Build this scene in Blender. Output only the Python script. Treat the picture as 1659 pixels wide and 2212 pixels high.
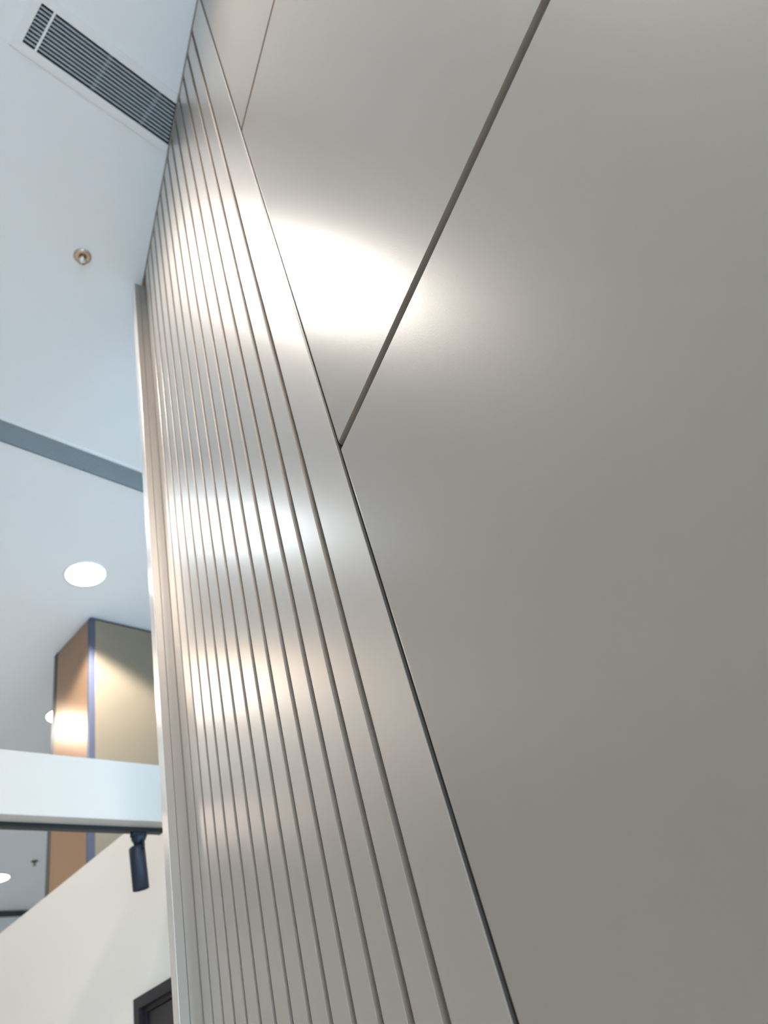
import bpy, bmesh, math, random
from mathutils import Matrix, Vector

# ------------------------------------------------------------------ scene
sc = bpy.context.scene
for o in list(bpy.data.objects):
    bpy.data.objects.remove(o, do_unlink=True)
C = sc.collection

# ------------------------------------------------------------------ camera
EYE = 1.5                      # camera height
CEIL = 4.2                     # ceiling height
cam_d = bpy.data.cameras.new('camera')
cam = bpy.data.objects.new('camera', cam_d)
C.objects.link(cam)
cam_d.sensor_fit = 'VERTICAL'
cam_d.sensor_height = 36.0
cam_d.sensor_width = 27.0
cam_d.lens = 25.817
R = ((0.704143458, -0.665354415, -0.247962684),
     (0.311829968, 0.603501637, -0.733858191),
     (0.637921673, 0.439419249, 0.632429176))
mw = Matrix.Identity(4)
for i in range(3):
    mw[i][0] = R[0][i]
    mw[i][1] = -R[1][i]
    mw[i][2] = -R[2][i]
mw[2][3] = EYE
cam.matrix_world = mw
cam_d.clip_start = 0.02
cam_d.dof.use_dof = True
cam_d.dof.focus_distance = 0.86
cam_d.dof.aperture_fstop = 6.5
sc.camera = cam

# ------------------------------------------------------------------ world: plain overcast sky outside the glazing
w = bpy.data.worlds.new('sky')
sc.world = w
w.use_nodes = True
bg = w.node_tree.nodes['Background']
bg.inputs[0].default_value = (0.48, 0.75, 1.0, 1)
bg.inputs[1].default_value = 5.2

vs = sc.view_settings
vs.view_transform = 'Standard'
vs.look = 'None'
vs.gamma = 1.0
vs.use_curve_mapping = False
vs.exposure = 0.0

# ------------------------------------------------------------------ materials
def mat(name, col, rough=0.5, metal=0.0, noise=0.0, nscale=8.0, bump=0.0, bscale=300.0, bdist=0.0005, spec=0.5, var_rough=0.0):
    m = bpy.data.materials.new(name)
    m.use_nodes = True
    nt = m.node_tree
    p = nt.nodes['Principled BSDF']
    p.inputs['Base Color'].default_value = (*col, 1)
    p.inputs['Roughness'].default_value = rough
    p.inputs['Metallic'].default_value = metal
    p.inputs['Specular IOR Level'].default_value = spec
    tc = nt.nodes.new('ShaderNodeTexCoord')
    if noise > 0:
        n = nt.nodes.new('ShaderNodeTexNoise')
        n.inputs['Scale'].default_value = nscale
        n.inputs['Detail'].default_value = 3
        nt.links.new(tc.outputs['Object'], n.inputs['Vector'])
        r = nt.nodes.new('ShaderNodeValToRGB')
        r.color_ramp.elements[0].color = (*[c * (1 - noise) for c in col], 1)
        r.color_ramp.elements[1].color = (*[min(1, c * (1 + noise)) for c in col], 1)
        r.color_ramp.elements[0].position = 0.3
        r.color_ramp.elements[1].position = 0.7
        nt.links.new(n.outputs['Fac'], r.inputs['Fac'])
        nt.links.new(r.outputs['Color'], p.inputs['Base Color'])
    if bump > 0:
        n2 = nt.nodes.new('ShaderNodeTexNoise')
        n2.inputs['Scale'].default_value = bscale
        n2.inputs['Detail'].default_value = 2
        nt.links.new(tc.outputs['Object'], n2.inputs['Vector'])
        b = nt.nodes.new('ShaderNodeBump')
        b.inputs['Strength'].default_value = bump
        b.inputs['Distance'].default_value = bdist
        nt.links.new(n2.outputs['Fac'], b.inputs['Height'])
        nt.links.new(b.outputs['Normal'], p.inputs['Normal'])
    return m

def emit(name, col, strength):
    m = bpy.data.materials.new(name)
    m.use_nodes = True
    nt = m.node_tree
    for n in list(nt.nodes):
        if n.type != 'OUTPUT_MATERIAL':
            nt.nodes.remove(n)
    e = nt.nodes.new('ShaderNodeEmission')
    e.inputs[0].default_value = (*col, 1)
    e.inputs[1].default_value = strength
    nt.links.new(e.outputs[0], [n for n in nt.nodes if n.type == 'OUTPUT_MATERIAL'][0].inputs[0])
    return m

def coat(m, weight, rough):
    p = m.node_tree.nodes['Principled BSDF']
    p.inputs['Coat Weight'].default_value = weight
    p.inputs['Coat Roughness'].default_value = rough
PANEL = mat('satin_panel_paint', (0.375, 0.318, 0.267), 0.34, 0.22, noise=0.02, nscale=3, bump=0.20, bscale=420, bdist=0.00035, spec=0.5)
coat(PANEL, 0.25, 0.27)
SLATM = mat('lit_slat_paint', (0.555, 0.472, 0.405), 0.36, 0.65, noise=0.02, nscale=3, bump=0.20, bscale=420, bdist=0.00035, spec=0.5)  # panel paint made lighter and glossier to imitate grazing light on the slats
coat(SLATM, 1.0, 0.29)
TRIM = mat('satin_aluminium_trim', (0.36, 0.305, 0.26), 0.32, 0.40, noise=0.02, nscale=4)
LITTRIM = mat('lit_trim_face', (0.82, 0.74, 0.68), 0.30, 0.40, noise=0.02, nscale=4)  # same trim metal, with the brightness of its lit front put into the colour
CORE = mat('wall_core', (0.20, 0.185, 0.17), 0.7, noise=0.05)
CEILP = mat('ceiling_paint', (0.85, 0.88, 0.91), 0.8, noise=0.01, nscale=1.5)
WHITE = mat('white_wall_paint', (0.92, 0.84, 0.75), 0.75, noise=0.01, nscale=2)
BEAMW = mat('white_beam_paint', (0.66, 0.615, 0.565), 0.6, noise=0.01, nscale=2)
GREYW = mat('grey_wall_paint', (0.70, 0.67, 0.63), 0.8, noise=0.02)
FLOORM = mat('pale_stone_floor', (0.78, 0.77, 0.75), 0.4, noise=0.06, nscale=5)
CHAMP = mat('champagne_metal', (0.25, 0.20, 0.14), 0.38, 0.4, noise=0.02)
COPPER = mat('copper_bronze_metal', (0.34, 0.20, 0.11), 0.30, 0.6, noise=0.02)
STEELB = mat('blue_steel_trim', (0.050, 0.054, 0.085), 0.5, 0.0, noise=0.03)
DARKT = mat('dark_edge_strip', (0.04, 0.037, 0.033), 0.4, noise=0.05)
BLACK = mat('black_powder_coat', (0.012, 0.013, 0.014), 0.45, noise=0.1)
SPOTB = mat('blue_black_lamp_body', (0.012, 0.017, 0.034), 0.45, 0.1, noise=0.1)
DOORM = mat('dark_brown_door', (0.062, 0.048, 0.044), 0.45, noise=0.15, nscale=14)
DOORF = mat('dark_brown_frame', (0.030, 0.023, 0.024), 0.4, noise=0.1, nscale=14)
GRILLE = mat('grille_white_metal', (0.84, 0.86, 0.87), 0.45, noise=0.02)
BLADE = mat('grille_blade_metal', (0.42, 0.49, 0.54), 0.45, noise=0.03)
PLEN = mat('grille_dark_inside', (0.15, 0.17, 0.20), 0.8, noise=0.1)
BRASS = mat('brass', (0.62, 0.48, 0.34), 0.35, 0.8, noise=0.08, nscale=60)
CHROME = mat('chrome', (0.75, 0.73, 0.70), 0.22, 0.9, noise=0.04, nscale=60)
BULB = mat('sprinkler_bulb_glass', (0.35, 0.06, 0.04), 0.15, noise=0.05)
RIMW = mat('lamp_rim_white', (0.86, 0.86, 0.85), 0.5, noise=0.01)
DARKBR = mat('dark_bronze', (0.12, 0.11, 0.095), 0.5, 0.4, noise=0.08, nscale=60)  # darker bronze tone for the distant sprinkler
GLASS = bpy.data.materials.new('clear_window_glass')
GLASS.use_nodes = True
_nt = GLASS.node_tree
_nt.nodes.remove(_nt.nodes['Principled BSDF'])
_mx = _nt.nodes.new('ShaderNodeMixShader')
_tr = _nt.nodes.new('ShaderNodeBsdfTransparent')
_gl = _nt.nodes.new('ShaderNodeBsdfGlossy')
_gl.inputs['Roughness'].default_value = 0.02
_mx.inputs[0].default_value = 0.06
_nt.links.new(_tr.outputs[0], _mx.inputs[1])
_nt.links.new(_gl.outputs[0], _mx.inputs[2])
_nt.links.new(_mx.outputs[0], _nt.nodes['Material Output'].inputs[0])
FRAMEM = mat('window_aluminium', (0.30, 0.31, 0.32), 0.4, 0.5, noise=0.03)

# ------------------------------------------------------------------ helpers
def bm_box(bm, x0, x1, y0, y1, z0, z1, bevel=0.0, seg=2, pick=None):
    t = bmesh.new()
    bmesh.ops.create_cube(t, size=1.0)
    bmesh.ops.scale(t, vec=(x1 - x0, y1 - y0, z1 - z0), verts=t.verts)
    bmesh.ops.translate(t, vec=((x0 + x1) / 2, (y0 + y1) / 2, (z0 + z1) / 2), verts=t.verts)
    if bevel > 0:
        bmesh.ops.bevel(t, geom=[e for e in t.edges if pick is None or pick(e)], offset=bevel, segments=seg, profile=0.5, affect='EDGES')
    me = bpy.data.meshes.new('tmp')
    t.to_mesh(me)
    t.free()
    bm.from_mesh(me)
    bpy.data.meshes.remove(me)

def bm_lathe(bm, prof, seg=48, M=None):
    rings = []
    for r, z in prof:
        if r < 1e-6:
            rings.append([bm.verts.new((0, 0, z))])
        else:
            rings.append([bm.verts.new((r * math.cos(2 * math.pi * i / seg), r * math.sin(2 * math.pi * i / seg), z)) for i in range(seg)])
    for a, b in zip(rings, rings[1:]):
        for i in range(seg):
            j = (i + 1) % seg
            if len(a) == 1 and len(b) == 1:
                continue
            if len(a) == 1:
                bm.faces.new((a[0], b[i], b[j]))
            elif len(b) == 1:
                bm.faces.new((a[i], a[j], b[0]))
            else:
                bm.faces.new((a[i], a[j], b[j], b[i]))
    if M is not None:
        bmesh.ops.transform(bm, matrix=M, verts=[v for r in rings for v in r])
    bmesh.ops.recalc_face_normals(bm, faces=bm.faces)

def obj(name, bm, m, parent=None, smooth=False):
    me = bpy.data.meshes.new(name)
    bm.to_mesh(me)
    bm.free()
    me.materials.append(m)
    if smooth:
        me.polygons.foreach_set('use_smooth', [True] * len(me.polygons))
    o = bpy.data.objects.new(name, me)
    C.objects.link(o)
    if parent is not None:
        o.parent = parent
    return o

def box(name, b, m, parent=None, bevel=0.0, seg=2, pick=None):
    bm = bmesh.new()
    bm_box(bm, *b, bevel=bevel, seg=seg, pick=pick)
    return obj(name, bm, m, parent)

def tag(o, label, cat, group=None, kind=None):
    o['label'] = label
    o['category'] = cat
    if group:
        o['group'] = group
    if kind:
        o['kind'] = kind
    return o

def empty(name, loc, rz=0.0):
    o = bpy.data.objects.new(name, None)
    C.objects.link(o)
    o.location = loc
    o.rotation_euler = (0, 0, rz)
    o.empty_display_size = 0.1
    return o

def copy_tree(o, parent=None):
    c = o.copy()
    C.objects.link(c)
    c.parent = parent
    for ch in list(o.children):
        copy_tree(ch, c)
    return c

TH = math.radians(69.5184)     # direction of the panelled wall
D0 = 0.3595                    # its distance from the camera
SN, CS = math.sin(TH), math.cos(TH)
def wall_x(y):                 # x of the panelled wall's face at a given y
    return (D0 + y * CS) / SN

# ------------------------------------------------------------------ room shell
X0, X1, Y0, Y1 = -4.6, 5.0, -5.0, 8.30
tag(box('floor', (X0, X1, Y0, Y1 + 0.12, -0.05, 0.0), FLOORM), 'pale stone floor of the hall', 'floor', kind='structure')

V1 = (0.200, 0.705, 0.709, 0.840)      # grille opening beside the panelled wall
V2 = (-0.60, 2.05, 2.243, 2.364)       # longer grille further into the hall
bm = bmesh.new()
xs = sorted({X0, X1, V1[0], V1[1], V2[0], V2[1]})
ys = sorted({Y0, Y1 + 0.12, V1[2], V1[3], V2[2], V2[3]})
for a, b in zip(xs, xs[1:]):
    for c, d in zip(ys, ys[1:]):
        mx, my = (a + b) / 2, (c + d) / 2
        if any(v[0] < mx < v[1] and v[2] < my < v[3] for v in (V1, V2)):
            continue
        bm_box(bm, a, b, c, d, CEIL, CEIL + 0.03)
tag(obj('ceiling', bm, CEILP), 'smooth white painted ceiling with recessed grilles and lamps', 'ceiling', kind='structure')

wf = tag(box('wall_back', (X0, X1, Y1, Y1 + 0.12, 0.0, CEIL), GREYW), 'beige grey wall at the far end of the hall', 'wall', kind='structure')
tag(box('gap_shade_strip', (X0 + 0.02, X1 - 0.02, Y1 - 0.02, Y1 - 0.001, CEIL - 0.055, CEIL - 0.002), DARKT), 'dark strip imitating the shade of the gap where far wall meets ceiling', 'trim', kind='structure')  # solid dark strip stands in for the shade in the gap
tag(box('wall_left', (X0 - 0.12, X0, Y0, Y1 + 0.12, 0.0, CEIL), GREYW), 'plain beige grey side wall of the hall', 'wall', kind='structure')
tag(box('wall_right', (X1, X1 + 0.12, Y0, Y1 + 0.12, 0.0, CEIL), GREYW), 'plain beige grey wall behind the partition and column', 'wall', kind='structure')

# unseen glazed front behind the camera, added to let in daylight
win = tag(empty('window_1', (0, Y0, 0)), 'unseen tall glazed front with slim aluminium mullions, added for daylight', 'window', kind='structure')
nmul = 6
for i in range(nmul + 1):
    x = X0 + 0.03 + (X1 - X0 - 0.06) * i / nmul
    box('mullion', (x - 0.03, x + 0.03, -0.05, 0.05, 0.0, CEIL - 0.001), FRAMEM, win)
for i in range(nmul):
    xa = X0 + 0.06 + (X1 - X0 - 0.06) * i / nmul
    xb = X0 + (X1 - X0 - 0.06) * (i + 1) / nmul
    box('transom', (xa, xb, -0.04, 0.04, 2.6, 2.66), FRAMEM, win)
    box('pane', (xa, xb, -0.004, 0.004, 0.0, 2.6), GLASS, win)
    box('pane', (xa, xb, -0.004, 0.004, 2.66, CEIL - 0.001), GLASS, win)

# ------------------------------------------------------------------ the panelled wall (local x runs along it, y=0 is its face, y>0 the room)
wall = empty('wall_panelled', (D0 * SN, -D0 * CS, 0.0), TH)
tag(wall, 'close satin grey metal clad wall with vertical grooves and wide flat panels', 'wall', kind='structure')
S_END = 1.606
HT = CEIL - 0.004
box('core', (-3.2, S_END - 0.002, -0.20, -0.032, 0.0, HT), CORE, wall)
# flat panels
rows = [(0.012, 1.163), (1.178, 2.1630), (2.1780, 3.1640), (3.1790, HT - 0.008)]
for (sa, sb) in ((-1.30, 0.5650), (-3.2, -1.315)):
    for (za, zb) in rows:
        # the upright edges of each sheet are folded back in a small radius
        box('cladding_panel', (sa, sb, -0.030, 0.0, za, zb), PANEL, wall, bevel=0.0070, seg=6,
            pick=lambda e: all(v.co.y > -0.001 for v in e.verts) and abs(e.verts[0].co.z - e.verts[1].co.z) > 0.1)
# grooved field: upright slats with deep grooves between
G0, GP, GW = 0.6685, 0.0664, 0.0150
edges = [0.5695]
for k in range(13):
    g = G0 + GP * k
    edges += [g - GW / 2, g + GW / 2]
edges.append(1.510)
for k in range(0, len(edges), 2):
    box('slat', (edges[k], edges[k + 1], -0.030, 0.0, 0.0, HT - 0.008), SLATM, wall, bevel=0.0003, seg=1)
box('joint_shade', (0.5653, 0.5692, -0.030, -0.0012, 0.0, HT - 0.008), DARKT, wall)  # dark filler imitates the shade inside the deep joint
box('end_filler', (1.5115, 1.5515, -0.030, -0.006, 0.0, HT - 0.008), SLATM, wall, bevel=0.001)
# edge profile that closes the end of the wall
box('edge_trim', (1.557, S_END, -0.200, 0.0163, 0.0, CEIL - 0.04), TRIM, wall, bevel=0.0010)
box('edge_trim', (1.556, S_END + 0.001, 0.0170, 0.0336, 0.0, CEIL - 0.04), TRIM, wall, bevel=0.0006)
box('lit_front_face', (1.556, S_END + 0.001, 0.0338, 0.0354, 0.0, CEIL - 0.04), LITTRIM, wall, bevel=0.0004, seg=1)['label'] = 'front face of the edge profile, coloured lighter as if lit'
# slim bead along the ceiling line
box('ceiling_bead', (-3.2, S_END, -0.020, 0.0030, HT - 0.0035, HT + 0.003), TRIM, wall)

# ------------------------------------------------------------------ white partition with a door, and the header beam that meets it
PX, PY0 = 1.55, 1.62
PTOP = EYE + 1.177
DY0, DY1, DTOP = 1.80, 2.728, EYE + 0.587
bm = bmesh.new()
bm_box(bm, PX, PX + 0.12, DY1, Y1 - 0.021, 0.0, PTOP)
bm_box(bm, PX, PX + 0.12, DY0, DY1, DTOP, PTOP)
bm_box(bm, PX, PX + 0.12, PY0, DY0, 0.0, PTOP)
tag(obj('wall_partition', bm, WHITE), 'warm white partition wall that stops well below the ceiling', 'wall', kind='structure')
door = tag(empty('door_1', (PX, DY1, 0.0)), 'dark brown door with dark frame in the white partition', 'door', kind='structure')
L = DY1 - DY0
bm = bmesh.new()
bm_box(bm, -0.006, 0.08, -0.036, -0.001, 0.0, DTOP - 0.001)
bm_box(bm, -0.006, 0.08, -L + 0.001, -L + 0.036, 0.0, DTOP - 0.001)
bm_box(bm, -0.006, 0.08, -L + 0.036, -0.036, DTOP - 0.036, DTOP - 0.001)
obj('door_frame', bm, DOORF, door)
bm = bmesh.new()
bm_box(bm, 0.012, 0.075, -0.052, -0.037, 0.0, DTOP - 0.037)
bm_box(bm, 0.012, 0.075, -L + 0.037, -L + 0.052, 0.0, DTOP - 0.037)
bm_box(bm, 0.012, 0.075, -L + 0.052, -0.052, DTOP - 0.052, DTOP - 0.037)
obj('door_stop', bm, DOORF, door)
box('door_leaf', (0.022, 0.066, -L + 0.054, -0.054, 0.006, DTOP - 0.054), DOORM, door, bevel=0.002)

BY = 2.20
BB = EYE + 0.978
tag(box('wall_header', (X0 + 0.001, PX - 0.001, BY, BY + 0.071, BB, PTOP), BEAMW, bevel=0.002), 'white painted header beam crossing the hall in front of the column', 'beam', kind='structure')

# ------------------------------------------------------------------ clad column
col = empty('column', (1.72, 3.40, 0.0))
tag(col, 'square column clad in champagne and copper metal behind the white beam', 'column')
CW, CD = 0.92, 0.44
box('core', (0.012, CW - 0.012, 0.012, CD - 0.012, 0.0, CEIL - 0.001), DARKT, col)
box('cladding_panel', (0.032, CW, 0.0, 0.011, 0.0, CEIL - 0.022), CHAMP, col, bevel=0.001)['label'] = 'champagne metal panel'
box('cladding_panel', (0.0, 0.011, 0.022, CD - 0.040, 0.0, CEIL - 0.022), COPPER, col, bevel=0.001)['label'] = 'copper coloured metal panel'
bm = bmesh.new()
bm_box(bm, -0.003, 0.030, -0.003, 0.0105, 0.0, CEIL - 0.020, bevel=0.001)
bm_box(bm, -0.003, 0.0105, 0.0105, 0.020, 0.0, CEIL - 0.020, bevel=0.001)
obj('corner_trim', bm, STEELB, col)
box('edge_strip', (-0.002, 0.011, CD - 0.038, CD, 0.0, CEIL - 0.012), DARKT, col, bevel=0.001)
box('cladding_panel', (CW - 0.011, CW, 0.013, CD, 0.0, CEIL - 0.022), COPPER, col, bevel=0.001)
box('cladding_panel', (0.013, CW - 0.013, CD - 0.011, CD, 0.0, CEIL - 0.022), CHAMP, col, bevel=0.001)

# ------------------------------------------------------------------ linear ceiling grilles
def grille(loc, rect, nblade, bars, end_fn, label, front_bar=None, fw=0.026):
    x0, x1, y0, y1 = rect
    g = empty('ceiling_grille', (x0, y0, CEIL))
    tag(g, label, 'air grille', 'linear air grilles in the ceiling')
    def ex(y):                               # where the grille stops at this y
        return (end_fn(y) if end_fn else x1)
    def strip(name, xa, ya, yb, za, zb, m, xend=None):
        bm = bmesh.new()
        ea = ex(ya) if xend is None else xend
        eb = ex(yb) if xend is None else xend
        q = [(xa, ya), (ea, ya), (eb, yb), (xa, yb)]
        lo = [bm.verts.new((a - x0, b - y0, za - CEIL)) for a, b in q]
        hi = [bm.verts.new((a - x0, b - y0, zb - CEIL)) for a, b in q]
        bm.faces.new(lo[::-1]); bm.faces.new(hi)
        for i in range(4):
            j = (i + 1) % 4
            bm.faces.new((lo[i], lo[j], hi[j], hi[i]))
        return obj(name, bm, m, g)
    zf = CEIL - 0.004
    strip('frame_rail', x0 - fw, y0 - fw, y0 + 0.001, zf, CEIL - 0.0003, GRILLE)
    strip('frame_rail', x0 - fw, y1 - 0.001, y1 + fw, zf, CEIL - 0.0003, GRILLE)
    strip('frame_end', x0 - fw, y0 + 0.001, y1 - 0.001, zf, CEIL - 0.0003, GRILLE, xend=x0 + 0.001)
    if not end_fn:
        bm = bmesh.new()
        bm_box(bm, x1 - 0.001 - x0, x1 + fw - x0, 0.001, y1 - y0 - 0.001, -0.004, -0.0003)
        obj('frame_end', bm, GRILLE, g)
    # plenum box above the ceiling, open below
    bm = bmesh.new()
    X, Y = x1 - x0, y1 - y0
    bm_box(bm, 0.0005, X - 0.0005, 0.0005, Y - 0.0005, 0.075, 0.078)
    bm_box(bm, 0.0005, X - 0.0005, 0.0005, 0.002, 0.0, 0.075)
    bm_box(bm, 0.0005, X - 0.0005, Y - 0.002, Y - 0.0005, 0.0, 0.075)
    bm_box(bm, 0.0005, 0.002, 0.002, Y - 0.002, 0.0, 0.075)
    bm_box(bm, X - 0.002, X - 0.0005, 0.002, Y - 0.002, 0.0, 0.075)
    obj('plenum', bm, PLEN, g)
    p = (y1 - y0) / nblade
    for k in range(1, nblade):
        y = y0 + p * k
        strip('blade', x0 + 0.002, y - p * 0.19, y + p * 0.19, CEIL - 0.002, CEIL + 0.010, BLADE)
    for xb in bars:
        bm = bmesh.new()
        bm_box(bm, xb - x0 - 0.006, xb - x0 + 0.006, 0.002, Y - 0.002, 0.0105, 0.0165)
        obj('cross_bar', bm, BLADE, g)
    if front_bar is not None:
        bm = bmesh.new()
        bm_box(bm, front_bar - x0 - 0.0035, front_bar - x0 + 0.0035, 0.001, Y - 0.001, -0.0045, -0.0021)
        obj('joint_bar', bm, GRILLE, g)
    return g

grille(None, V1, 11, (0.42, 0.59), lambda y: wall_x(y) - 0.006, 'slatted white air grille ending against the grey panelled wall', front_bar=0.240)
grille(None, V2, 11, (0.55, 1.112, 1.67), None, 'long slatted air grille between ceiling sprinkler and round downlight', fw=0.012)

# ------------------------------------------------------------------ downlights
def lamp(x, y, label, col, power, strength, group='round downlights in the ceiling', ang=130, blend=0.25, soft=0.08):
    t = empty('downlight', (x, y, CEIL))
    tag(t, label, 'downlight', group)
    bm = bmesh.new()
    bm_lathe(bm, [(0.101, -0.0005), (0.112, -0.0005), (0.112, -0.004), (0.108, -0.006), (0.101, -0.005), (0.101, -0.0005)], 56)
    obj('rim', bm, RIMW, t, True)
    bm = bmesh.new()
    bm_lathe(bm, [(0.1008, -0.003), (0.06, -0.0042), (0.0, -0.0046)], 56)
    obj('lens', bm, emit('lens_glow', col, strength), t, True)
    ld = bpy.data.lights.new('downlight_beam', 'SPOT')
    ld.energy = power
    ld.color = col
    ld.spot_size = math.radians(ang)
    ld.spot_blend = blend
    ld.shadow_soft_size = soft
    lo = bpy.data.objects.new('downlight_beam', ld)
    C.objects.link(lo)
    lo.parent = t
    lo.location = (0, 0, -0.03)
    return t

NEUT = (1.0, 0.96, 0.905)
WARM = (1.0, 0.80, 0.60)
COOL = (0.80, 0.92, 1.0)
lamp(1.521, 3.060, 'lit round downlight in front of the metal clad column', NEUT, 250, 14)
lamp(2.090, 4.510, 'lit round downlight half hidden behind the metal clad column', NEUT, 60, 14)
lamp(2.873, 7.417, 'lit round downlight near the far wall and second sprinkler', NEUT, 60, 14)
# unseen lamps, added for their reflections and light on wall and column
lamp(0.235, 1.380, 'white round downlight beside the brass sprinkler', NEUT, 54, 14, ang=170, blend=0.7)
lamp(-0.25, -0.45, 'unseen downlight added to brighten the wide flat wall panels', NEUT, 110, 14, ang=170, blend=0.7)  # added lamp, out of view, brightens the upper part of the wall
lamp(0.08, -0.30, 'unseen downlight added to light the sides of the wall grooves', NEUT, 160, 14, ang=170, blend=0.7)  # added lamp, out of view, rakes the groove sides
lamp(0.640, 2.820, 'cool white round downlight beside the longer grille', COOL, 17, 4, ang=170, blend=0.7, soft=0.11)
lamp(0.820, 4.280, 'warm round downlight in the row behind the header beam', WARM, 28, 3, ang=170, blend=0.7, soft=0.20)
lamp(1.310, 4.500, 'neutral round downlight facing the copper side of the column', NEUT, 45, 14)
lamp(1.300, 6.900, 'warm round downlight before the far beige wall', (1.0, 0.85, 0.74), 42, 3, ang=170, blend=0.7, soft=0.16)

# ------------------------------------------------------------------ sprinklers
def sprinkler(x, y, label, BRASS=BRASS, CHROME=CHROME):
    t = empty('ceiling_sprinkler', (x, y, CEIL))
    tag(t, label, 'sprinkler', 'fire sprinklers in the ceiling')
    bm = bmesh.new()
    bm_lathe(bm, [(0.0, -0.0005), (0.031, -0.0005), (0.031, -0.003), (0.024, -0.008), (0.014, -0.010), (0.012, -0.006), (0.0, -0.006)], 40)
    obj('escutcheon', bm, BRASS, t, True)
    bm = bmesh.new()
    bm_lathe(bm, [(0.0, -0.007), (0.009, -0.007), (0.009, -0.016), (0.006, -0.018), (0.0, -0.018)], 24)
    obj('nozzle', bm, BRASS, t, True)
    bm = bmesh.new()
    bm_lathe(bm, [(0.0, -0.018), (0.0028, -0.0185), (0.0028, -0.034), (0.0, -0.0345)], 16)
    obj('bulb', bm, BULB, t, True)
    for s in (-1, 1):
        bm = bmesh.new()
        pts = [(0.0075, -0.014), (0.012, -0.022), (0.011, -0.030), (0.004, -0.036)]
        for (a, za), (b, zb) in zip(pts, pts[1:]):
            q = [(a, za), (b, zb), (b - 0.003, zb), (a - 0.003, za)]
            f = [bm.verts.new((s * u, -0.002, v)) for u, v in q]
            h = [bm.verts.new((s * u, 0.002, v)) for u, v in q]
            bm.faces.new(f); bm.faces.new(h[::-1])
            for i in range(4):
                j = (i + 1) % 4
                bm.faces.new((f[j], f[i], h[i], h[j]))
        bmesh.ops.recalc_face_normals(bm, faces=bm.faces)
        obj('frame_arm', bm, BRASS, t)
    bm = bmesh.new()
    bm_lathe(bm, [(0.0, -0.0352), (0.005, -0.0352), (0.015, -0.0372), (0.015, -0.0384), (0.0, -0.0384)], 28)
    obj('deflector', bm, CHROME, t, True)
    return t

sprinkler(0.655, 1.370, 'small brass sprinkler between the two ceiling grilles')
sprinkler(3.034, 7.011, 'tiny sprinkler near the far wall beside a distant downlight', DARKBR, DARKBR)

# ------------------------------------------------------------------ track and its spotlight
TB = BY + 0.048
tr = empty('lighting_track', (0.0, TB, BB))
tag(tr, 'slim black lighting track under the white header beam', 'lighting track')
TX1 = 1.395
bm = bmesh.new()
bm_box(bm, X0 + 0.01, TX1, 0.0, 0.022, -0.015, -0.0005, bevel=0.0006, seg=1)
obj('rail', bm, BLACK, tr)
box('end_cap', (TX1, TX1 + 0.004, -0.0005, 0.0225, -0.0155, -0.0003), BLACK, tr)

sp = empty('track_spotlight', (1.315, TB + 0.011, BB - 0.0152))
tag(sp, 'blue black cylindrical spotlight hanging from the black track', 'spotlight')
bm = bmesh.new()
bm_box(bm, -0.026, 0.026, -0.010, 0.010, -0.014, -0.0002, bevel=0.002)
obj('adapter', bm, SPOTB, sp)
bm = bmesh.new()
bm_lathe(bm, [(0.0, -0.013), (0.024, -0.013), (0.024, -0.020), (0.018, -0.030), (0.015, -0.042), (0.0, -0.042)], 28)
obj('neck', bm, SPOTB, sp, True)
# body: a tilted cylinder hung on the neck
M = Matrix.Translation((-0.008, 0.0, -0.046)) @ Matrix.Rotation(math.radians(-8), 4, 'Y') @ Matrix.Rotation(math.radians(6), 4, 'X')
bm = bmesh.new()
bm_lathe(bm, [(0.0, 0.004), (0.020, 0.004), (0.0255, -0.002), (0.0255, -0.128), (0.0235, -0.130), (0.021, -0.128), (0.021, -0.105), (0.0, -0.105)], 36, M)
body = obj('lamp_body', bm, SPOTB, sp, True)
bm = bmesh.new()
bm_lathe(bm, [(0.0, -0.1055), (0.0205, -0.1055), (0.0205, -0.108), (0.0, -0.109)], 28, M)
obj('lens', bm, CHROME, body, True)
bm = bmesh.new()
bm_box(bm, -0.004, 0.004, -0.031, 0.031, -0.060, -0.030, bevel=0.001)
obj('yoke', bm, SPOTB, sp)
